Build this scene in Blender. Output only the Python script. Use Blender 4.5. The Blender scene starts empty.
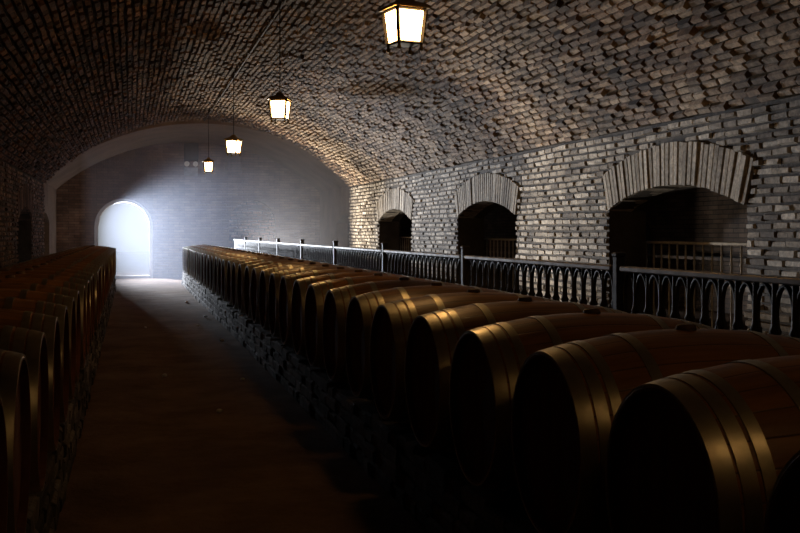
import bpy, math, random
from math import sin, cos, pi, sqrt, asin, acos, atan2, radians
from mathutils import Vector, Matrix
random.seed(7)
C = bpy.context.scene.collection
S = bpy.context.scene

# ------------------------------------------------------------------ render look
S.view_settings.view_transform = 'Standard'
S.view_settings.look = 'None'
S.view_settings.gamma = 1.0
S.view_settings.use_curve_mapping = False
S.view_settings.exposure = 0.0
S.cycles.use_denoising = True
S.cycles.max_bounces = 6
S.cycles.diffuse_bounces = 3
S.cycles.glossy_bounces = 3
S.cycles.volume_bounces = 1
S.cycles.sample_clamp_indirect = 4.0
S.cycles.sample_clamp_direct = 0.0

# ------------------------------------------------------------------ dimensions
XR, XL = 5.2, -1.9            # side walls of the near tunnel
XR2, XL2 = 5.39, -1.97        # side walls of the plastered bay at the far end
YB, Y1, Y2 = -6.0, 25.1, 30.4 # back wall, end of near tunnel, end wall
XC, ZC, RV = 1.65, -0.89, 4.83
ZS = ZC + sqrt(RV**2-(XR-XC)**2)
XC2, RV2 = 1.71, 5.6
ZC2 = 2.46 - sqrt(RV2**2-(XR2-XC2)**2)
BAYS = [3.85, 9.45, 15.05, 20.65]
HW, ZSP, RISE, RING = 1.36, 1.52, 0.235, 0.43
RA = (HW*HW+RISE*RISE)/(2*RISE); ZA = ZSP+RISE-RA; HA = asin(HW/RA)
PLAT = 0.31

# ------------------------------------------------------------------ helpers
class MB:
    def __init__(s): s.v=[]; s.f=[]; s.sm=[]
    def add(s, vs, fs, smooth=False):
        o=len(s.v); s.v.extend([tuple(p) for p in vs]); s.f.extend([tuple(i+o for i in f) for f in fs]); s.sm.extend([smooth]*len(fs))
    def box(s, x0,x1,y0,y1,z0,z1):
        s.add([(x0,y0,z0),(x1,y0,z0),(x1,y1,z0),(x0,y1,z0),(x0,y0,z1),(x1,y0,z1),(x1,y1,z1),(x0,y1,z1)],
              [(0,3,2,1),(4,5,6,7),(0,1,5,4),(1,2,6,5),(2,3,7,6),(3,0,4,7)])
    def bevbox(s, x0,x1,y0,y1,z0,z1,b):
        # box with chamfered vertical and top/bottom edges
        def ring(z,i): return [(x0+i+b,y0+i,z),(x1-i-b,y0+i,z),(x1-i,y0+i+b,z),(x1-i,y1-i-b,z),(x1-i-b,y1-i,z),(x0+i+b,y1-i,z),(x0+i,y1-i-b,z),(x0+i,y0+i+b,z)]
        s.loft([ring(z0,b*.7),ring(z0+b,0),ring(z1-b,0),ring(z1,b*.7)])
    def loft(s, rings, closed=True, smooth=False, caps=True):
        n=len(rings[0]); vs=[p for r in rings for p in r]; fs=[]
        for k in range(len(rings)-1):
            for i in range(n if closed else n-1):
                j=(i+1)%n
                fs.append((k*n+i,k*n+j,(k+1)*n+j,(k+1)*n+i))
        s.add(vs,fs,smooth)
        if caps:
            o=len(s.v)-len(vs)
            s.f.append(tuple(o+i for i in reversed(range(n)))); s.sm.append(False)
            s.f.append(tuple(o+(len(rings)-1)*n+i for i in range(n))); s.sm.append(False)
    def lathe_z(s, prof, cx=0,cy=0,n=12,smooth=True,caps=True):
        s.loft([[(cx+r*cos(2*pi*i/n),cy+r*sin(2*pi*i/n),z) for i in range(n)] for z,r in prof],smooth=smooth,caps=caps)
    def lathe_x(s, prof, n=32, smooth=True, caps=False):
        s.loft([[(x,r*cos(2*pi*i/n),r*sin(2*pi*i/n)) for i in range(n)] for x,r in prof],smooth=smooth,caps=caps)
    def tube(s, pts, r, n=6, closed=False, smooth=True):
        pts=[Vector(p) for p in pts]; N=len(pts); rings=[]
        for k,p in enumerate(pts):
            if closed: t=(pts[(k+1)%N]-pts[k-1])
            else: t=pts[min(k+1,N-1)]-pts[max(k-1,0)]
            t.normalize()
            a=Vector((1,0,0)) if abs(t.x)<.8 else Vector((0,1,0))
            u=t.cross(a).normalized(); w=t.cross(u)
            rings.append([p+r*(cos(2*pi*i/n)*u+sin(2*pi*i/n)*w) for i in range(n)])
        if closed: rings.append(rings[0])
        s.loft(rings,smooth=smooth,caps=not closed)
    def build(s, name, mat, parent=None):
        me=bpy.data.meshes.new(name); me.from_pydata(s.v,[],s.f); me.validate(); 
        if len(me.polygons)==len(s.sm): me.polygons.foreach_set('use_smooth',s.sm)
        me.update()
        o=bpy.data.objects.new(name,me); C.objects.link(o)
        if mat: me.materials.append(mat)
        if parent: o.parent=parent
        return o
def tag(o,label=None,cat=None,group=None,kind=None):
    if label: o['label']=label
    if cat: o['category']=cat
    if group: o['group']=group
    if kind: o['kind']=kind
    return o
def empty(name,loc,rz=0):
    o=bpy.data.objects.new(name,None); C.objects.link(o); o.location=loc; o.rotation_euler=(0,0,rz); o.empty_display_size=.1
    return o
def copy_tree(o,parent=None):
    c=o.copy(); C.objects.link(c); c.parent=parent
    for ch in list(o.children): copy_tree(ch,c)
    return c
def struct(o): o['kind']='structure'; return o

# ------------------------------------------------------------------ materials
def new_mat(name):
    m=bpy.data.materials.new(name); m.use_nodes=True; nt=m.node_tree
    b=nt.nodes['Principled BSDF']; return m,nt,b
def N(nt,t,**k):
    n=nt.nodes.new(t)
    for a,v in k.items(): setattr(n,a,v)
    return n
def ramp(nt,stops):
    r=N(nt,'ShaderNodeValToRGB'); e=r.color_ramp.elements
    while len(e)<len(stops): e.new(.5)
    for q,(p,c) in zip(e,stops): q.position=p; q.color=(*c,1) if len(c)==3 else c
    return r
def noise(nt,scale,detail=4,rough=.55,coord=None,vec=None):
    n=N(nt,'ShaderNodeTexNoise'); n.inputs['Scale'].default_value=scale; n.inputs['Detail'].default_value=detail; n.inputs['Roughness'].default_value=rough
    if coord is not None: nt.links.new(coord,n.inputs['Vector'])
    return n
def mix(nt,a,b,fac,mode='MIX'):
    m=N(nt,'ShaderNodeMix',data_type='RGBA',blend_type=mode)
    L=nt.links
    for s_,v in ((6,a),(7,b),(0,fac)):
        if hasattr(v,'is_linked') or hasattr(v,'links'): L.new(v,m.inputs[s_])
        elif isinstance(v,(int,float)): m.inputs[s_].default_value=v
        else: m.inputs[s_].default_value=(*v,1)
    return m.outputs[2]
def brick_mat(name,stops,patch,patch_lo,patch_hi,soot=.5,rough=.85,x_blend=False):
    m,nt,b=new_mat(name); L=nt.links
    g=N(nt,'ShaderNodeNewGeometry'); tc=N(nt,'ShaderNodeTexCoord').outputs['Object']
    r=ramp(nt,stops); L.new(g.outputs['Random Per Island'],r.inputs[0])
    n1=noise(nt,.55,5,.6,tc); rr=ramp(nt,[(patch_lo,(0,0,0)),(patch_hi,(1,1,1))]); L.new(n1.outputs['Fac'],rr.inputs[0])
    c=mix(nt,r.outputs[0],patch,rr.outputs[0])
    # keep brick to brick contrast inside the patches
    c=mix(nt,c,r.outputs[0],.35)
    n2=noise(nt,22,4,.65,tc); r2=ramp(nt,[(.3,(.45,.45,.45)),(.65,(1.15,1.15,1.15))]); L.new(n2.outputs['Fac'],r2.inputs[0])
    c=mix(nt,c,r2.outputs[0],1.0,'MULTIPLY')
    n3=noise(nt,1.1,6,.7,tc); r3=ramp(nt,[(.36,(soot,soot,soot)),(.56,(1,1,1))]); L.new(n3.outputs['Fac'],r3.inputs[0])
    c=mix(nt,c,r3.outputs[0],1.0,'MULTIPLY')
    if x_blend:   # blends from darker red brick at left to paler brick at right, noisy edge
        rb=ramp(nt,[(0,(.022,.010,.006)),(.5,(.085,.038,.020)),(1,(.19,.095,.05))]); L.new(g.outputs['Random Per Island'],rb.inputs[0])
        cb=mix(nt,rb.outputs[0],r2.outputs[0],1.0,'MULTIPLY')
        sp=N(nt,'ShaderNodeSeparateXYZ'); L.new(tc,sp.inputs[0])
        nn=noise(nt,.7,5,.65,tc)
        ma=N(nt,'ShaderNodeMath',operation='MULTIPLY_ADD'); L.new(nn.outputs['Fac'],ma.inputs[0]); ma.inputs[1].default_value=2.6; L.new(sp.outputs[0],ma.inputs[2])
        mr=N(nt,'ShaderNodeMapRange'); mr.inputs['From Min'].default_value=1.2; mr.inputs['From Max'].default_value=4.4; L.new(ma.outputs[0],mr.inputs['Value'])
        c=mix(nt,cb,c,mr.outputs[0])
    L.new(c,b.inputs['Base Color']); b.inputs['Roughness'].default_value=rough
    bp=N(nt,'ShaderNodeBump'); bp.inputs['Strength'].default_value=.8; bp.inputs['Distance'].default_value=.012
    n4=noise(nt,45,5,.7,tc); L.new(n4.outputs['Fac'],bp.inputs['Height']); L.new(bp.outputs[0],b.inputs['Normal'])
    return m
M={}
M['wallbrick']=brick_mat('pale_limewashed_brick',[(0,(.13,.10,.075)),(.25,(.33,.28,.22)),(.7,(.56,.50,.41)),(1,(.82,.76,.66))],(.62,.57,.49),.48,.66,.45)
M['vaultbrick']=brick_mat('sooty_graded_vault_brick',[(0,(.06,.032,.018)),(.35,(.19,.105,.057)),(.75,(.40,.26,.155)),(1,(.66,.51,.36))],(.46,.38,.28),.46,.62,.35,x_blend=True)
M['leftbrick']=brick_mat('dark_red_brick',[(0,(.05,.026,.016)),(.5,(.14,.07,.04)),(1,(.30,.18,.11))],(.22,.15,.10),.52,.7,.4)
M['voussoir']=brick_mat('arch_ring_brick',[(0,(.24,.20,.15)),(.5,(.50,.44,.35)),(1,(.74,.68,.57))],(.58,.53,.45),.5,.65,.6)
M['stone']=brick_mat('rubble_stone',[(0,(.06,.05,.04)),(.5,(.13,.11,.09)),(1,(.26,.23,.19))],(.34,.31,.27),.52,.7,.4)
def plain_rough(name,c0,c1,scale,rough=.9,bump=.02,bscale=None):
    m,nt,b=new_mat(name); L=nt.links; tc=N(nt,'ShaderNodeTexCoord').outputs['Object']
    n=noise(nt,scale,7,.65,tc); r=ramp(nt,[(.3,c0),(.7,c1)]); L.new(n.outputs['Fac'],r.inputs[0]); L.new(r.outputs[0],b.inputs['Base Color'])
    b.inputs['Roughness'].default_value=rough
    bp=N(nt,'ShaderNodeBump'); bp.inputs['Strength'].default_value=.9; bp.inputs['Distance'].default_value=bump
    n2=noise(nt,bscale or scale*6,6,.7,tc); L.new(n2.outputs['Fac'],bp.inputs['Height']); L.new(bp.outputs[0],b.inputs['Normal'])
    return m
M['mortar']=plain_rough('dark_mortar',(.035,.028,.022),(.10,.085,.068),3)
M['mortar_wall']=plain_rough('grey_mortar',(.03,.025,.02),(.075,.062,.05),3)
M['earth']=plain_rough('packed_earth',(.10,.055,.026),(.23,.145,.085),1.6,.93,.035,9)
for k_ in ('earth','stone','mortar'):
    M[k_].node_tree.nodes['Principled BSDF'].inputs['Specular IOR Level'].default_value=.06
M['plaster']=plain_rough('stained_plaster',(.10,.064,.038),(.21,.14,.088),1.3,.9,.015)
M['paleplaster']=plain_rough('pale_door_plaster',(.45,.42,.38),(.66,.63,.58),2,.85,.01)
M['yard']=plain_rough('pale_yard_gravel',(.66,.67,.68),(.8,.81,.82),2,.9,.01)
def coursed(name,c1,c2,mc,sc=1,axis='x'):
    m,nt,b=new_mat(name); L=nt.links; tc=N(nt,'ShaderNodeTexCoord').outputs['Object']
    sp=N(nt,'ShaderNodeSeparateXYZ'); L.new(tc,sp.inputs[0]); cb=N(nt,'ShaderNodeCombineXYZ')
    L.new(sp.outputs[1 if axis=='x' else 0],cb.inputs[0]); L.new(sp.outputs[2],cb.inputs[1])
    t=N(nt,'ShaderNodeTexBrick'); L.new(cb.outputs[0],t.inputs['Vector'])
    t.inputs['Scale'].default_value=1; t.inputs['Brick Width'].default_value=.3*sc; t.inputs['Row Height'].default_value=.075*sc; t.inputs['Mortar Size'].default_value=.008
    t.inputs['Mortar Smooth'].default_value=.6; t.inputs['Bias'].default_value=-.1
    t.inputs['Color1'].default_value=(*c1,1); t.inputs['Color2'].default_value=(*c2,1); t.inputs['Mortar'].default_value=(*mc,1)
    n=noise(nt,2,6,.65,tc); r=ramp(nt,[(.3,(.45,.45,.45)),(.7,(1.2,1.2,1.2))]); L.new(n.outputs['Fac'],r.inputs[0])
    L.new(mix(nt,t.outputs[0],r.outputs[0],1.0,'MULTIPLY'),b.inputs['Base Color']); b.inputs['Roughness'].default_value=.9
    bp=N(nt,'ShaderNodeBump',invert=True); bp.inputs['Strength'].default_value=.9; bp.inputs['Distance'].default_value=.015
    L.new(t.outputs['Fac'],bp.inputs['Height']); L.new(bp.outputs[0],b.inputs['Normal'])
    return m
M['endbrick']=coursed('brown_end_wall_brick',(.21,.118,.07),(.32,.195,.12),(.10,.07,.048),1,'y')
M['sidebrick']=coursed('brown_gallery_brick',(.09,.052,.03),(.16,.10,.06),(.04,.03,.02),1,'x')
def wood(name,c0,c1,rough=.42):
    m,nt,b=new_mat(name); L=nt.links; tc=N(nt,'ShaderNodeTexCoord').outputs['Object']
    oi=N(nt,'ShaderNodeObjectInfo')
    mp=N(nt,'ShaderNodeMapping'); mp.inputs['Scale'].default_value=(1.2,14,14); L.new(tc,mp.inputs[0])
    ad=N(nt,'ShaderNodeVectorMath',operation='ADD'); L.new(mp.outputs[0],ad.inputs[0]); L.new(oi.outputs['Random'],ad.inputs[1])
    n=noise(nt,1.6,6,.62,ad.outputs[0]); r=ramp(nt,[(.3,c0),(.72,c1)]); L.new(n.outputs['Fac'],r.inputs[0])
    # staves: angular bands round the x axis
    sp=N(nt,'ShaderNodeSeparateXYZ'); L.new(tc,sp.inputs[0])
    at=N(nt,'ShaderNodeMath',operation='ARCTAN2'); L.new(sp.outputs[1],at.inputs[0]); L.new(sp.outputs[2],at.inputs[1])
    mu=N(nt,'ShaderNodeMath',operation='MULTIPLY'); L.new(at.outputs[0],mu.inputs[0]); mu.inputs[1].default_value=28/(2*pi)
    fr=N(nt,'ShaderNodeMath',operation='FRACT'); L.new(mu.outputs[0],fr.inputs[0])
    fl=N(nt,'ShaderNodeMath',operation='FLOOR'); L.new(mu.outputs[0],fl.inputs[0])
    wn=N(nt,'ShaderNodeTexWhiteNoise',noise_dimensions='2D'); cb=N(nt,'ShaderNodeCombineXYZ'); L.new(fl.outputs[0],cb.inputs[0]); L.new(oi.outputs['Random'],cb.inputs[1]); L.new(cb.outputs[0],wn.inputs['Vector'])
    rs=ramp(nt,[(0,(.82,.82,.82)),(1,(1.1,1.08,1.05))]); L.new(wn.outputs['Value'],rs.inputs[0])
    seam=ramp(nt,[(0,(.25,.25,.25)),(.05,(1,1,1)),(.95,(1,1,1)),(1,(.25,.25,.25))]); L.new(fr.outputs[0],seam.inputs[0])
    c=mix(nt,r.outputs[0],rs.outputs[0],1.0,'MULTIPLY'); c=mix(nt,c,seam.outputs[0],1.0,'MULTIPLY')
    L.new(c,b.inputs['Base Color']); b.inputs['Roughness'].default_value=rough
    bp=N(nt,'ShaderNodeBump'); bp.inputs['Strength'].default_value=.4; bp.inputs['Distance'].default_value=.003
    L.new(seam.outputs[0],bp.inputs['Height']); L.new(bp.outputs[0],b.inputs['Normal'])
    return m
M['oak']=wood('aged_oak_staves',(.19,.080,.020),(.44,.205,.055))
def headwood():
    m,nt,b=new_mat('wine_stained_head_shaded_rim_oak'); L=nt.links; tc=N(nt,'ShaderNodeTexCoord').outputs['Object']
    mp=N(nt,'ShaderNodeMapping'); mp.inputs['Scale'].default_value=(8,9,1.2); L.new(tc,mp.inputs[0])
    n=noise(nt,2,5,.6,mp.outputs[0]); r=ramp(nt,[(.3,(.10,.035,.018)),(.7,(.20,.08,.035))]); L.new(n.outputs['Fac'],r.inputs[0])
    L.new(r.outputs[0],b.inputs['Base Color']); b.inputs['Roughness'].default_value=.85; b.inputs['Specular IOR Level'].default_value=.2; return m
M['head']=headwood()
def metal(name,c,rough,met=1.0,aniso=0):
    m,nt,b=new_mat(name); L=nt.links; tc=N(nt,'ShaderNodeTexCoord').outputs['Object']
    n=noise(nt,9,5,.6,tc); r=ramp(nt,[(.25,tuple(x*.55 for x in c)),(.7,c)]); L.new(n.outputs['Fac'],r.inputs[0]); L.new(r.outputs[0],b.inputs['Base Color'])
    r2=ramp(nt,[(.3,(rough+.15,)*3),(.7,(rough,)*3)]); L.new(n.outputs['Fac'],r2.inputs[0]); L.new(r2.outputs[0],b.inputs['Roughness'])
    b.inputs['Metallic'].default_value=met; b.inputs['Anisotropic'].default_value=aniso
    return m
M['hoop']=metal('galvanised_hoop_steel',(.58,.54,.40),.30,.95)
M['iron']=metal('black_painted_cast_iron',(.028,.025,.023),.5,.0)
M['railiron']=metal('worn_grey_handrail',(.26,.24,.22),.45,.2)
M['brass']=metal('aged_brass',(.50,.33,.13),.32,1.0)
M['paleiron']=metal('pale_grey_painted_iron',(.62,.60,.56),.5,0)
M['bung']=metal('brown_wooden_bung',(.16,.09,.04),.5,0)
M['cable']=metal('black_cable',(.03,.025,.02),.6,0)
M['conduit']=metal('grey_steel_conduit',(.09,.07,.055),.8,0)
M['box']=metal('dark_painted_box',(.03,.03,.032),.6,0)
M['greybox']=metal('grey_plastic_housing',(.45,.44,.42),.6,0)
def emit(name,c,s):
    m,nt,b=new_mat(name); b.inputs['Base Color'].default_value=(.8,.78,.7,1); b.inputs['Roughness'].default_value=.4
    b.inputs['Emission Color'].default_value=(*c,1); b.inputs['Emission Strength'].default_value=s; return m
M['pane']=emit('lit_frosted_pane',(1,.54,.19),50)
M['dimpane']=emit('dimly_lit_frosted_pane',(1,.54,.19),16)
M['pebble']=plain_rough('pale_pebble',(.5,.47,.42),(.75,.72,.66),8,.5,.004)
M['lampglass']=emit('faint_lit_lamp_glass',(1,.93,.8),.06)
M['smalllamp']=emit('small_lit_shade',(1,.8,.5),1.2)

# ------------------------------------------------------------------ brick laying
def brick_block(mb,P,s0,s1,t0,t1,h,jit=.006,inset=.009):
    """one brick: P(s,t,d) -> point; d measured towards the room"""
    j=lambda: random.uniform(-jit,jit)
    b=[P(s0+j(),t0+j(),-.02),P(s1+j(),t0+j(),-.02),P(s1+j(),t1+j(),-.02),P(s0+j(),t1+j(),-.02)]
    i=inset+random.uniform(0,.004)
    tp=[P(s0+i+j(),t0+i+j(),h+j()),P(s1-i+j(),t0+i+j(),h+j()),P(s1-i+j(),t1-i+j(),h+j()),P(s0+i+j(),t1-i+j(),h+j())]
    mb.add(b+tp,[(4,5,6,7),(0,1,5,4),(1,2,6,5),(2,3,7,6),(3,0,4,7)])
def lay(mb,P,spans,t0,t1,ch,L,gap,amp=.012):
    """spans(tmid)->list of (s0,s1) solid intervals"""
    n=int(round((t1-t0)/ch)); ch=(t1-t0)/n
    for k in range(n):
        a=t0+k*ch; off=(k%2)*L/2+random.uniform(-.05,.05)
        for (u0,u1) in spans(a+ch/2):
            s=u0+((off-u0)%L)-L
            while s<u1:
                l=L*random.uniform(.93,1.07)
                p,q=max(s,u0),min(s+l,u1)
                if q-p>.05:
                    wob=.006*sin(p*2.1+k*.7)
                    gt=gap*random.uniform(.45,.9); brick_block(mb,P,p+gap/2,q-gap/2,a+gt/2+wob,a+ch-gt/2+wob,max(.012,random.gauss(.024,amp*.55)))
                s+=l
def outer_half(z):
    """half width at height z taken by opening plus brick ring"""
    if z<ZSP: return HW
    ro=RA+RING
    if z>=ZA+ro: return 0
    h=sqrt(ro*ro-(z-ZA)**2)
    lim=HW+(z-ZSP)*math.tan(HA)
    return min(h,lim)
def inner_top(y): # intrados height at |y|
    return ZA+sqrt(max(RA*RA-y*y,0))
def wall_spans(y0,y1,bays):
    def f(z):
        h=outer_half(z); 
        if h<=0: return [(y0,y1)]
        out=[]; p=y0
        for c in bays:
            if c-h>p: out.append((p,c-h))
            p=max(p,c+h)
        if p<y1: out.append((p,y1))
        return out
    return f
def side_wall(name,x,side,y0,y1,bays,bmat,mmat,top,thick=.45,bricks=True):
    """backing with arched openings, brick skin and brick rings; side=+1 for right"""
    back=MB(); xo=x+side*thick
    xa,xb=min(x,xo),max(x,xo)
    p=y0
    for c in bays:
        if c-HW>p: back.box(xa,xb,p,c-HW,-.05,top)
        n=18
        for i in range(n):
            ya=c-HW+2*HW*i/n; yb=c-HW+2*HW*(i+1)/n
            za,zb=inner_top(ya-c),inner_top(yb-c)
            back.add([(xa,ya,za),(xb,ya,za),(xb,yb,zb),(xa,yb,zb),(xa,ya,top),(xb,ya,top),(xb,yb,top),(xa,yb,top)],
                     [(0,3,2,1),(4,5,6,7),(0,1,5,4),(1,2,6,5),(2,3,7,6),(3,0,4,7)])
        p=c+HW
    if p<y1: back.box(xa,xb,p,y1,-.05,top)
    w=struct(back.build(name,mmat))
    if bricks:
        mb=MB(); P=lambda s,t,d: (x-side*d,s,t)
        lay(mb,P,wall_spans(y0,y1,bays),0,top-.02,.077,.245,.02,amp=.016)
        mb.build('brickwork',bmat,w)
        for c in bays:
            v=MB(); nv=33
            for i in range(nv):
                a0=-HA+2*HA*i/nv+.0020+random.uniform(-.0006,.0008); a1=-HA+2*HA*(i+1)/nv-.0020
                Q=lambda a,r,d: (x-side*d,c+r*sin(a),ZA+r*cos(a))
                r0=RA-random.uniform(0,.012); r1=RA+RING-random.uniform(0,.02); h=.03+random.uniform(-.006,.01)
                b=[Q(a0,r0,-thick*.6),Q(a1,r0,-thick*.6),Q(a1,r1,-.03),Q(a0,r1,-.03)]
                k=.0012
                tp=[Q(a0+k,r0+.006,h),Q(a1-k,r0+.006,h),Q(a1-k,r1-.006,h+random.uniform(-.005,.005)),Q(a0+k,r1-.006,h)]
                v.add(b+tp,[(4,5,6,7),(0,1,5,4),(1,2,6,5),(2,3,7,6),(3,0,4,7)])
            v.build('arch_ring',M['voussoir'] if side>0 else bmat,w)
    return w

# ------------------------------------------------------------------ setting
fl=MB(); nx,ny=34,90
fx=[XL2-.6+(9.6-XL2+.6)*i/nx for i in range(nx+1)]; fy=[YB+(Y2+.2-YB)*j/ny for j in range(ny+1)]
fl.add([(x,y,(0.012*sin(x*5.1+y*1.7)*sin(y*2.3)+random.uniform(-.006,.006))-.008) for y in fy for x in fx],
       [(j*(nx+1)+i,j*(nx+1)+i+1,(j+1)*(nx+1)+i+1,(j+1)*(nx+1)+i) for j in range(ny) for i in range(nx)],True)
struct(fl.build('floor',M['earth']))

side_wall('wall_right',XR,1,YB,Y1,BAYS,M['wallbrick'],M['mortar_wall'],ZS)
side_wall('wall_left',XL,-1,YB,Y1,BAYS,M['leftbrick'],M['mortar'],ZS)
side_wall('wall_far_right',XR2,1,Y1-.15,Y2,[26.45],M['plaster'],M['plaster'],ZC2+sqrt(RV2**2-(XR2-XC2)**2),thick=.3,bricks=False)
side_wall('wall_far_left',XL2,-1,Y1-.15,Y2,[26.45],M['plaster'],M['plaster'],ZC2+sqrt(RV2**2-(XL2-XC2)**2),thick=.3,bricks=False)

def vault(name,xc,zc,r,y0,y1,xl,xr,mat,th=.3):
    a0=-asin((xc-xl)/r); a1=asin((xr-xc)/r); n=48; mb=MB()
    for rr in (r+.0,):
        rings=[]
        for y in (y0,y1):
            inn=[(xc+r*sin(a0+(a1-a0)*i/n),y,zc+r*cos(a0+(a1-a0)*i/n)) for i in range(n+1)]
            out=[(xc+(r+th)*sin(a1-(a1-a0)*i/n),y,zc+(r+th)*cos(a1-(a1-a0)*i/n)) for i in range(n+1)]
            rings.append(inn+out)
        mb.loft(rings,smooth=False)
    return struct(mb.build(name,mat)),a0,a1
cv,a0,a1=vault('ceiling',XC,ZC,RV+.012,YB,Y1,XL-.02,XR+.02,M['mortar'])
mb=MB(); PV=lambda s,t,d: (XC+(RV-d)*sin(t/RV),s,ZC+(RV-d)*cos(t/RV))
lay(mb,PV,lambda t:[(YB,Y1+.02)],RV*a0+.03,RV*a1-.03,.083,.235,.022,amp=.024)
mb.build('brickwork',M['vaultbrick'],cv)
vault('ceiling_far_bay',XC2,ZC2,RV2,Y1-.02,Y2,XL2-.02,XR2+.02,M['plaster'])
# end wall with arched doorway
def arch_hole_wall(name,y0,y1,xl,xr,topf,holes,mat):
    mb=MB(); xs=sorted(set([xl,xr]+[xl+(xr-xl)*i/60 for i in range(61)]+[h[0]+(h[1]-h[0])*i/24 for h in holes for i in range(25)]))
    for xa,xb in zip(xs,xs[1:]):
        xm=(xa+xb)/2; hz=None
        for (h0,h1,hs,hr) in holes:
            if h0<xm<h1:
                c=(h0+h1)/2; w=(h1-h0)/2
                hz=[hs+hr*sqrt(max(0,1-((x-c)/w)**2)) for x in (xa,xb)]
        b=hz or (-.05,-.05); t=(topf(xa),topf(xb))
        mb.add([(xa,y0,b[0]),(xb,y0,b[1]),(xb,y1,b[1]),(xa,y1,b[0]),(xa,y0,t[0]),(xb,y0,t[1]),(xb,y1,t[1]),(xa,y1,t[0])],
               [(0,3,2,1),(4,5,6,7),(0,1,5,4),(1,2,6,5),(2,3,7,6),(3,0,4,7)])
    return struct(mb.build(name,mat))
top2=lambda x: ZC2+sqrt(max(RV2**2-(x-XC2)**2,1))+.05
DX0,DX1,DS=-.87,.53,1.43
w=arch_hole_wall('wall_end',Y2,Y2+.45,XL2-.3,XR2+.3,top2,[(DX0,DX1,DS,.7),(2.75,4.1,1.5,.7)],M['endbrick'])
# plastered door reveal rim
rim=MB(); pr=[(DX0,0.0)]+[(DX0,DS)]
pts_in=[(DX0,0)]+[((DX0+DX1)/2-.7*cos(pi*i/24),DS+.7*sin(pi*i/24)) for i in range(25)]+[(DX1,0)]
pts_out=[(DX0-.09,0)]+[((DX0+DX1)/2-.79*cos(pi*i/24),DS+.79*sin(pi*i/24)) for i in range(25)]+[(DX1+.09,0)]
n=len(pts_in); y=Y2-.04
rv=[(x,y,z) for x,z in pts_in]+[(x,y,z) for x,z in pts_out]+[(x,Y2+.46,z) for x,z in pts_in]+[(x,Y2+.0,z) for x,z in pts_out]
rf=[]
for i in range(n-1): rf+=[(i,i+1,n+i+1,n+i),(i,2*n+i,2*n+i+1,i+1),(n+i,n+i+1,3*n+i+1,3*n+i)]
rim.add(rv,rf); struct(rim.build('trim_1',M['paleplaster']))
st=MB(); st.box(DX0-.1,DX1+.1,Y2-.12,Y2+.5,-.02,.06); struct(st.build('trim_2',M['paleplaster']))
# walled-up niche: mottled brick blocking set back in the end wall
ni=MB(); ni.box(2.7,4.15,Y2+.2,Y2+.3,-.02,2.25)
nb=struct(ni.build('wall_niche',M['mortar_wall']))
nbm=MB(); PN=lambda s,t,d:(s,Y2+.2-d,t)
lay(nbm,PN,lambda t:[(2.72,4.13)],0,2.24,.085,.3,.016,amp=.03)
nbm.build('brickwork',brick_mat('mottled_red_brick',[(0,(.09,.04,.03)),(.5,(.50,.26,.19)),(1,(.85,.62,.54))],(.8,.52,.44),.42,.6,.3),nb)
# back wall behind the camera
bw=arch_hole_wall('wall_back',YB-.3,YB,XL-.5,XR+.5,lambda x: ZC+sqrt(max(RV**2-(x-XC)**2,1))+.1,[],M['sidebrick'])
# side galleries beyond the openings
def gallery(tagn,x0,x1,side,ztop,holes):
    g=MB(); g.box(min(x1,x1+side*.2),max(x1,x1+side*.2),YB,Y2,-.05,ztop); struct(g.build('wall_gallery_'+tagn,M['sidebrick']))
    for c in holes:
        a=MB(); R=.62
        pts=[(c-.62,0)]+[(c-.62*cos(pi*i/16),1.15+.5*sin(pi*i/16)) for i in range(17)]+[(c+.62,0)]
        a.loft([[(x1-side*.02,p,q) for p,q in pts],[(x1-side*.01,p,q) for p,q in pts]])
        struct(a.build('trim_3',M['box']))
    r=MB(); r.box(min(x0,x1),max(x0,x1),YB,Y2,ztop,ztop+.15); struct(r.build('ceiling_gallery_'+tagn,M['plaster']))
    for yy,nm in ((YB-.2,'a'),(Y2+.0,'b')):
        e=MB(); e.box(min(x0,x1),max(x0,x1),yy,yy+.2,-.05,ztop); struct(e.build('wall_gallery_end_'+tagn,M['sidebrick']))
gallery('right',XR+.45,9.2,1,2.3,[11.3,18.0])
gallery('left',XL-.45,-2.95,-1,2.3,[])
# crown conduit
cd=MB(); cd.tube([(XC+.04,YB+.2,ZC+RV-.045),(XC+.04,Y1-.1,ZC+RV-.045)],.014,8)
for k in range(24):
    y=-5+k*1.27
    if y<Y1: cd.box(XC+.01,XC+.07,y-.012,y+.012,ZC+RV-.065,ZC+RV+.03)
struct(cd.build('trim_4',M['conduit']))
# yard outside the door
yd=MB(); yd.box(-14,16,Y2+.45,70,-.12,-.02); struct(yd.build('ground',M['yard']))

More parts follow.
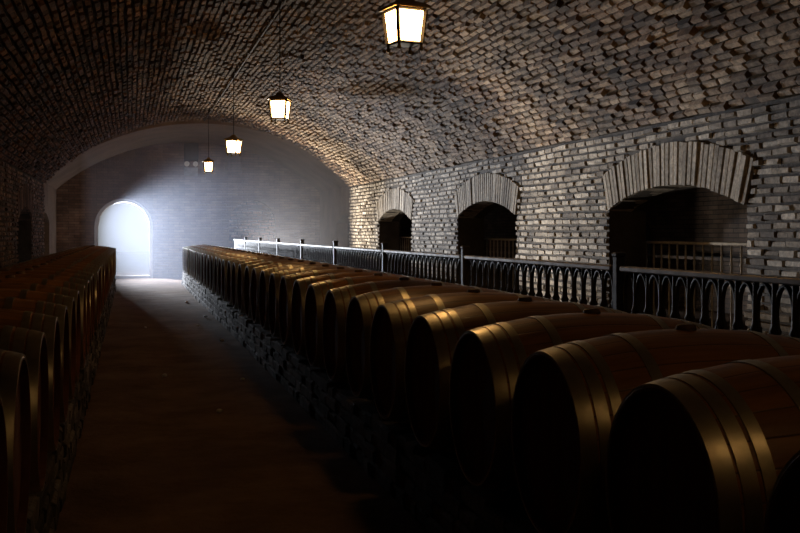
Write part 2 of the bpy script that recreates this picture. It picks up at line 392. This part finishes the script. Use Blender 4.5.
# barrel platforms with rubble kerbs
def platform(name,x0,x1,y0,y1,face,sgn):
    p=MB(); p.box(x0,x1,y0,y1,-.02,PLAT-.012); o=struct(p.build(name,M['mortar']))
    s=MB()
    for row in range(4):
        y=y0; ch=PLAT/4; h0=row*ch
        while y<y1:
            l=random.uniform(.12,.34); z0=h0+random.uniform(-.006,.006); z1=h0+ch+random.uniform(-.008,.006)
            if row==3: z1=PLAT+random.uniform(-.022,.014)
            dx=random.uniform(.0,.014)+(3-row)*.006
            xf=face-sgn*dx; xb=face+sgn*random.uniform(.10,.2); ye=min(y+l-.008,y1)
            if ye-y<.04: break
            j=lambda a=.005: random.uniform(-a,a); e=.012
            lo=[(xf+sgn*e,y+e),(xb,y),(xb,ye),(xf+sgn*e,ye-e)]
            md=[(xf+j(),y+j()),(xb,y),(xb,ye),(xf+j(),ye+j())]
            rr=[[(px,py,max(z0,-.01)) for px,py in lo],[(px,py,max(z0,-.01)+e) for px,py in md],[(px+j(),py+j(),z1-e) for px,py in md],[(px,py,z1+j(.005)) for px,py in lo]]
            s.loft(rr)
            y+=l
    s.build('kerb_stones',M['stone'],o)
platform('trim_5',1.26,2.62,YB+.1,26.3,1.25,1)
platform('trim_6',-1.4,-.34,YB+.1,24.75,-.33,-1)

# ------------------------------------------------------------------ barrels
BL,RB,RH=.95,.335,.275
def prof(x): # radius along 0..BL
    u=(x/BL)*2-1; return RB-(RB-RH)*abs(u)**2.1
def make_barrel():
    root=empty('oak_barrel',(0,0,0))
    m=MB(); n=56; xs=[0,.004]+[BL*i/26 for i in range(1,26)]+[BL-.004,BL]
    rings=[]
    for k,x in enumerate(xs):
        r=prof(x)-(.006 if k in(0,len(xs)-1) else 0)
        rings.append([(x,r*cos(2*pi*i/n),r*sin(2*pi*i/n)) for i in range(n)])
    inner0=[(0.0,(RH-.014)*cos(2*pi*i/n),(RH-.014)*sin(2*pi*i/n)) for i in range(n)]
    inner1=[(0.04,(RH-.020)*cos(2*pi*i/n),(RH-.020)*sin(2*pi*i/n)) for i in range(n)]
    e0=[(BL-p[0],p[1],p[2]) for p in inner0]; e1=[(BL-p[0],p[1],p[2]) for p in inner1]
    m.loft([inner1,inner0],caps=False); m.loft([inner0,rings[0]],caps=False); m.loft(rings,smooth=True,caps=False); m.loft([rings[-1],e0],caps=False); m.loft([e0,e1],caps=False)
    bo=m.build('body',M['oak'],root); bo.data.materials.append(M['head'])
    for p in bo.data.polygons:
        if p.center.x<.0015 or p.center.x>BL-.0015 or sqrt(p.center.y**2+p.center.z**2)<RH-.012: p.material_index=1  # rim and inner chime coloured with the darker head wood to paint in shade
    for x0,x1 in ((.026,.044),(BL-.044,BL-.026)):
        h=MB(); r=RH-.019
        h.lathe_x([(x0,r),(x1,r)],n=40,smooth=False,caps=True)
        # planks of the head
        fx=x0-.001 if x0<.5 else x1+.001
        h.build('barrel_head',M['head'],root)
    for a,wd in ((.001,.044),(.053,.036),(.100,.030),(.235,.034)):
        for mirror in (0,1):
            h=MB(); c=a; d=a+wd
            if mirror: c,d=BL-d,BL-c
            t=.003
            h.lathe_x([(c,prof(c)-.002),(c,prof(c)+t)],n=56)
            h.lathe_x([(c,prof(c)+t),((c+d)/2,prof((c+d)/2)+t+.0003),(d,prof(d)+t)],n=56)
            h.lathe_x([(d,prof(d)+t),(d,prof(d)-.002)],n=56)
            h.build('hoop',M['hoop'],root)
    b=MB(); b.lathe_z([(RB-.008,.034),(RB+.012,.03),(RB+.016,.024)],cx=BL/2,n=16); b.build('bung',M['bung'],root)
    return root
ORD=['nearest','second','third','fourth','fifth','sixth','seventh','eighth','ninth','tenth','eleventh','twelfth','thirteenth','fourteenth','fifteenth','sixteenth','seventeenth','eighteenth','nineteenth','twentieth','twenty-first','twenty-second','twenty-third','twenty-fourth','twenty-fifth','twenty-sixth','twenty-seventh','twenty-eighth','twenty-ninth','thirtieth','thirty-first','thirty-second','thirty-third','thirty-fourth','thirty-fifth','thirty-sixth']
proto=make_barrel()
used=False
NR=35; PITCH=.695
ZB=PLAT+RB+.006
def place(x,y,label,group):
    global used
    o=proto if not used else copy_tree(proto); used=True
    o.location=(x+random.uniform(-.008,.008),y+random.uniform(-.006,.006),ZB)
    o.rotation_euler=(0,0,random.uniform(-.008,.008))
    tag(o,label,'barrel',group)
for i in range(NR):
    y=1.55+PITCH*i
    if i==0: lb='oak wine barrel nearest the camera, cropped by the bottom right corner'
    elif i==NR-1: lb='last oak wine barrel at the misty far end of the right row'
    else: lb='oak wine barrel in the right row beside the railing, %s counted from the camera'%ORD[i]
    place(1.203,y,lb,'wine barrels in the right row')
NL=32
for i in range(NL):
    y=2.55+PITCH*i
    if i==0: lb='dark oak wine barrel at the left edge, nearest of the left row'
    elif i==NL-1: lb='last oak wine barrel of the left row beside the bright doorway'
    else: lb='oak wine barrel in the left row along the dark wall, %s from the near end'%ORD[i]
    place(-.30-BL,y,lb,'wine barrels in the left row')

# ------------------------------------------------------------------ iron railing behind the right row
XRL,YP0,PP,NP=2.72,2.45,2.63,10
XRL=2.5
ZR0,ZR1=PLAT,1.11
def make_panel():
    root=empty('iron_railing',(XRL,0,PLAT))
    z1=ZR1-PLAT; L=PP-.11
    t=MB(); t.bevbox(-.03,.03,.05,.05+L,z1-.028,z1,.006); t.build('top_rail',M['railiron'],root)
    b=MB(); b.box(-.014,.014,.05,.05+L,.07,.095); b.build('bottom_rail',M['iron'],root)
    k=19; sp=L/k
    bal=None
    for i in range(1,k):
        if bal is None:
            m=MB()
            m.lathe_z([(.095,.014),(.13,.014),(.14,.022),(.15,.014),(.36,.013),(.40,.016),(.42,.028),(.45,.032),(.48,.028),(.50,.018),(.54,.015),(z1-.24,.016),(z1-.22,.026),(z1-.20,.016),(z1-.028,.013)],n=8,caps=False)
            # leaf scrolls either side of the middle collar
            for s in (-1,1):
                m.tube([(0,s*.012,.30),(0,s*.03,.36),(0,s*.046,.41),(0,s*.05,.46),(0,s*.036,.50),(0,s*.02,.49)],.011,5)
            bal=m.build('baluster',M['iron'],root); o=bal
        else:
            o=bal.copy(); C.objects.link(o); o.parent=root
        o.location=(0,.05+i*sp,0)
    lp=None
    for i in range(0,k):
        y=.05+(i+.5)*sp
        if lp is None:
            m=MB(); R=sp/2-.008; zz=z1-.028
            pts=[(0,R*cos(a)*.98,zz-.125+.118*sin(a)) for a in [2*pi*q/20 for q in range(20)]]
            m.tube(pts,.011,5,closed=True)
            lp=m.build('oval_loop',M['iron'],root); o=lp
        else:
            o=lp.copy(); C.objects.link(o); o.parent=root
        o.location=(0,y,0)
    return root
def make_post(rail):
    z1=ZR1-PLAT
    m=MB(); m.bevbox(-.026,.026,-.026,.026,0,z1+.05,.006); root=m.build('post',M['iron'],rail)
    m=MB(); m.bevbox(-.031,.031,-.031,.031,z1+.045,z1+.07,.007); m.build('cap',M['iron'],root)
    m=MB(); m.bevbox(-.05,.05,-.05,.05,0,.03,.006); m.build('base_plate',M['iron'],root)
    return root
pan=make_panel(); make_post(pan)
W9=['nearest','second nearest','third nearest','fourth nearest','fifth nearest','sixth nearest','seventh nearest','eighth nearest','ninth nearest']
for i in range(0,NP-1):
    o=pan if i==0 else copy_tree(pan); o.location=(XRL,YP0+PP*i,PLAT)
    lb={-1:'iron railing panel outside the right edge, nearest the camera',0:'ornate iron railing panel in front of the widest brick arch, at right edge',1:'ornate iron railing panel between the widest arch and the middle arch',2:'ornate iron railing panel between the middle arch and the small arch',NP-2:'last pale lit railing panel at the misty far end'}.get(i,'iron railing panel with pale lit handrail behind far barrels, %s beyond the small arch'%['first','second','third','fourth','fifth'][min(max(i-3,0),4)])
    tag(o,lb,'railing','sections of the iron railing')
# plain gallery railings behind each opening
def make_gallery_rail():
    root=empty('gallery_railing',(5.78,0,0)); L=3.6
    t=MB(); t.bevbox(-.045,.045,-L/2,L/2,1.155,1.185,.006); t.build('top_rail',M['paleiron'],root)
    b=MB(); b.box(-.015,.015,-L/2,L/2,.10,.13); b.build('bottom_rail',M['paleiron'],root)
    bal=None; k=20
    for i in range(k+1):
        if bal is None:
            m=MB(); m.lathe_z([(0,.011),(.72,.011),(.76,.018),(.80,.011),(.93,.011),(.96,.017),(.99,.011),(1.156,.011)],n=8,caps=False); bal=m.build('baluster',M['paleiron'],root); o=bal
        else: o=bal.copy(); C.objects.link(o); o.parent=root
        o.location=(0,-L/2+.03+(L-.06)*i/k,0)
    return root
gr=make_gallery_rail()
for c,lb in ((9.45,'grey baluster railing seen through the widest brick arch at right'),(15.05,'grey baluster railing seen through the middle brick arch'),(20.65,'grey baluster railing seen through the small third brick arch')):
    o=gr if c==9.45 else copy_tree(gr); o.location=(5.78,c,0); tag(o,lb,'railing','railings behind the arches')
# small lit lamps far inside the gallery
def small_lamp(y,z,lb):
    r=empty('table_lamp',(8.9,y,z))
    a=MB(); a.lathe_z([(.10,.055),(.22,.02)],n=12); a.build('lamp_shade',M['smalllamp'],r)
    a=MB(); a.lathe_z([(0,.04),(.012,.04),(.02,.01),(.10,.008)],n=10); a.build('base',M['brass'],r)
    tag(r,lb,'lamp','small lit lamps in the side gallery')
sh=MB(); sh.box(8.75,9.2,9.5,17,.85,.90); tag(sh.build('shelf',M['sidebrick']),'dark ledge inside the gallery carrying two small lit lamps','shelf')
small_lamp(13.75,.90,'left small lit lamp glowing behind the gallery balusters in the widest arch')
small_lamp(12.75,.90,'right small lit lamp glowing behind the gallery balusters in the widest arch')

# ------------------------------------------------------------------ lanterns
def make_lantern():
    root=empty('hanging_lantern',(0,0,0))   # origin at the centre of the glass
    T,B,H=.097,.078,.101                    # half sizes top, bottom, half height
    fr=MB(); r=.0085
    def rail(p,q,w=r): fr.tube([p,q],w,4,smooth=False)
    ct=[(-T,-T,H),(T,-T,H),(T,T,H),(-T,T,H)]; cb=[(-B,-B,-H),(B,-B,-H),(B,B,-H),(-B,B,-H)]
    for i in range(4):
        rail(ct[i],cb[i],.015)
        rail(cb[i],cb[(i+1)%4],.010); rail(ct[i],ct[(i+1)%4],.010)
    fr.box(-B,B,-B,B,-H-.008,-H+.002)
    fr.build('frame',M['iron'],root)
    cp=MB()
    cp.loft([[(sx*w,sy*w,z) for sx,sy in ((-1,-1),(1,-1),(1,1),(-1,1))] for z,w in ((H+.008,.118),(H+.022,.122),(H+.034,.105),(H+.060,.05),(H+.085,.028),(H+.095,.03),(H+.105,.012))])
    cp.build('cap',M['brass'],root)
    for i in range(4):
        p=MB(); a,b=i,(i+1)%4; k=.93
        q=[ct[a],ct[b],cb[b],cb[a]]; c=[(sum(x[d] for x in q)/4) for d in range(3)]
        o_=[tuple(c[d]+(v[d]-c[d])*k if abs(c[d])<.02 else v[d]*.985 for d in range(3)) for v in q]
        i_=[tuple(v[d]*(.95 if abs(c[d])>.02 and d<2 else 1) for d in range(3)) for v in o_]
        p.loft([[Vector(v) for v in i_],[Vector(v) for v in o_]])
        p.build('pane',M['pane'],root)
    for sx,sy in ((-1,-1),(1,-1),(1,1),(-1,1)):
        f=MB(); f.lathe_z([(-H-.05,.006),(-H-.044,.013),(-H-.03,.014),(-H-.022,.008),(-H-.004,.010)],cx=sx*(B-.002),cy=sy*(B-.002),n=10); f.build('foot',M['brass'],root)
    cr=MB(); top=ZC+RV-2.62-.03
    cr.tube([(0,0,H+.10),(0,0,top)],.006,6); cr.lathe_z([(top-.04,.02),(top,.05)],n=12); cr.build('cord',M['cable'],root)
    return root
def dim_mesh(me):
    m=me.copy(); m.materials.clear(); m.materials.append(M['dimpane']); return m
lan=make_lantern()
LZ=[2.62,2.556,2.675,2.685,2.70,2.66]
LY=[.7,6.3,11.9,17.4,23.1,-4.9]
LL=['lantern behind the viewer','largest hanging lantern, nearest, cropped at the top edge','second hanging lantern, above the middle of the vault','third hanging lantern down the vault, between the second and the farthest','smallest and farthest hanging lantern, beside the emergency light','lantern at the back of the cellar behind the viewer']
LR=[.2,.215,-.40,-.565,-.07,0]
for i,y in sorted(enumerate(LY),key=lambda t:t[0] in (0,5)):
    z=LZ[i]; o=lan if i==1 else copy_tree(lan)
    o.location=(XC,y,z); o.rotation_euler=(0,0,LR[i])
    if i in (0,5):
        for ch in o.children:
            if ch.name.startswith('pane'): ch.data=dim_mesh(ch.data)
    tag(o,'square brass and iron '+LL[i] if i in(0,5) else 'square glowing '+LL[i],'lantern','hanging lanterns under the vault')

# ------------------------------------------------------------------ emergency light and box on the end wall
e=empty('emergency_light',(1.68,Y2-.03,3.02))
m=MB(); m.bevbox(-.19,.19,-.08,0.02,-.13,.10,.015); m.build('housing',M['greybox'],e)
for sx in (-1,1):
    m=MB(); m.lathe_z([(0,.05),(.03,.075),(.05,.075)],n=16); o=m.build('lamp_head',M['lampglass'],e); o.location=(sx*.12,-.02,.20); o.rotation_euler=(radians(90),0,0)
    m=MB(); m.tube([(sx*.12,-.02,.09),(sx*.12,-.02,.16)],.012,6); m.build('bracket',M['greybox'],e)
tag(e,'grey twin-headed emergency light on the end wall below the dark box','emergency light')
e=empty('loudspeaker',(1.68,Y2-.03,3.55))
m=MB(); m.bevbox(-.20,.20,-.16,.02,-.25,.25,.02); m.build('cabinet',M['box'],e)
m=MB(); m.box(-.17,.17,-.168,-.16,-.22,.22); m.build('grille',M['cable'],e)
tag(e,'dark square box mounted high on the end wall above the emergency light','speaker')

# loose pebbles on the aisle floor
for k,(x,y,r) in enumerate(((.62,7.6,.022),(.95,9.2,.02),(.3,9.6,.024),(1.05,12.5,.03),(.9,14.6,.025),(1.1,16.1,.03),(.2,14.5,.02),(1.0,19.5,.03))):
    bm=MB(); rg=[]
    for q,(zz,f) in enumerate(((0,.7),(.35,1),(.75,.8),(1,.35))): rg.append([(r*f*cos(t)*random.uniform(.85,1.2),r*1.3*f*sin(t)*random.uniform(.85,1.2),zz*r) for t in [2*pi*i/8 for i in range(8)]])
    bm.loft(rg,smooth=True); o=bm.build('pebble',M['pebble']); o.location=(x,y,0.0); tag(o,'small pale loose pebble lying on the earth aisle floor','pebble','loose pebbles on the aisle')

# ------------------------------------------------------------------ haze in the far half of the cellar
hz=MB(); hz.box(-1.02,XR-.02,23.2,Y2-.0,.0,ZC+RV-.05)
m=bpy.data.materials.new('pale_mist'); m.use_nodes=True; nt=m.node_tree; nt.nodes.clear()
o_=N(nt,'ShaderNodeOutputMaterial'); vs=N(nt,'ShaderNodeVolumeScatter'); vs.inputs['Color'].default_value=(.76,.83,1,1); vs.inputs['Density'].default_value=.042; vs.inputs['Anisotropy'].default_value=.1
nt.links.new(vs.outputs[0],o_.inputs['Volume'])
h=hz.build('mist',m); tag(h,'pale blue mist drifting from the bright doorway through the far half of the cellar','mist',kind='stuff')

# ------------------------------------------------------------------ light
w=bpy.data.worlds.new('World'); S.world=w; w.use_nodes=True
bg=w.node_tree.nodes['Background']; bg.inputs[0].default_value=(.80,.88,1,1); bg.inputs[1].default_value=.42
def spot(name,loc,tgt,energy,col,ang,blend,size):
    l=bpy.data.lights.new(name,'SPOT'); l.energy=energy; l.color=col; l.spot_size=radians(ang); l.spot_blend=blend; l.shadow_soft_size=size
    o=bpy.data.objects.new(name,l); C.objects.link(o); o.location=loc
    o.rotation_euler=(Vector(tgt)-Vector(loc)).to_track_quat('-Z','Y').to_euler(); return o
spot('daylight_beam',(-1.2,33.5,1.74),(3.7,24.5,1.75),20000,(.78,.85,1),59,.8,.2)
# added spots without fixtures, brightening the right wall and vault from behind the railing
spot('added_wall_spot',(3.1,25.35,.25),(4.8,21.2,3.0),1500,(1,.88,.74),104,.8,.08)
spot('added_wall_spot',(3.2,15.4,.25),(5.2,8.6,2.6),560,(1,.87,.72),70,.8,.08)

# ------------------------------------------------------------------ camera
cam=bpy.data.cameras.new('camera'); co=bpy.data.objects.new('camera',cam); C.objects.link(co)
co.location=(0,0,1.288); co.rotation_euler=(radians(90),0,-radians(14.42))
cam.sensor_width=36; cam.lens=47.25; cam.shift_y=-34.5/800; cam.clip_end=300
S.camera=co
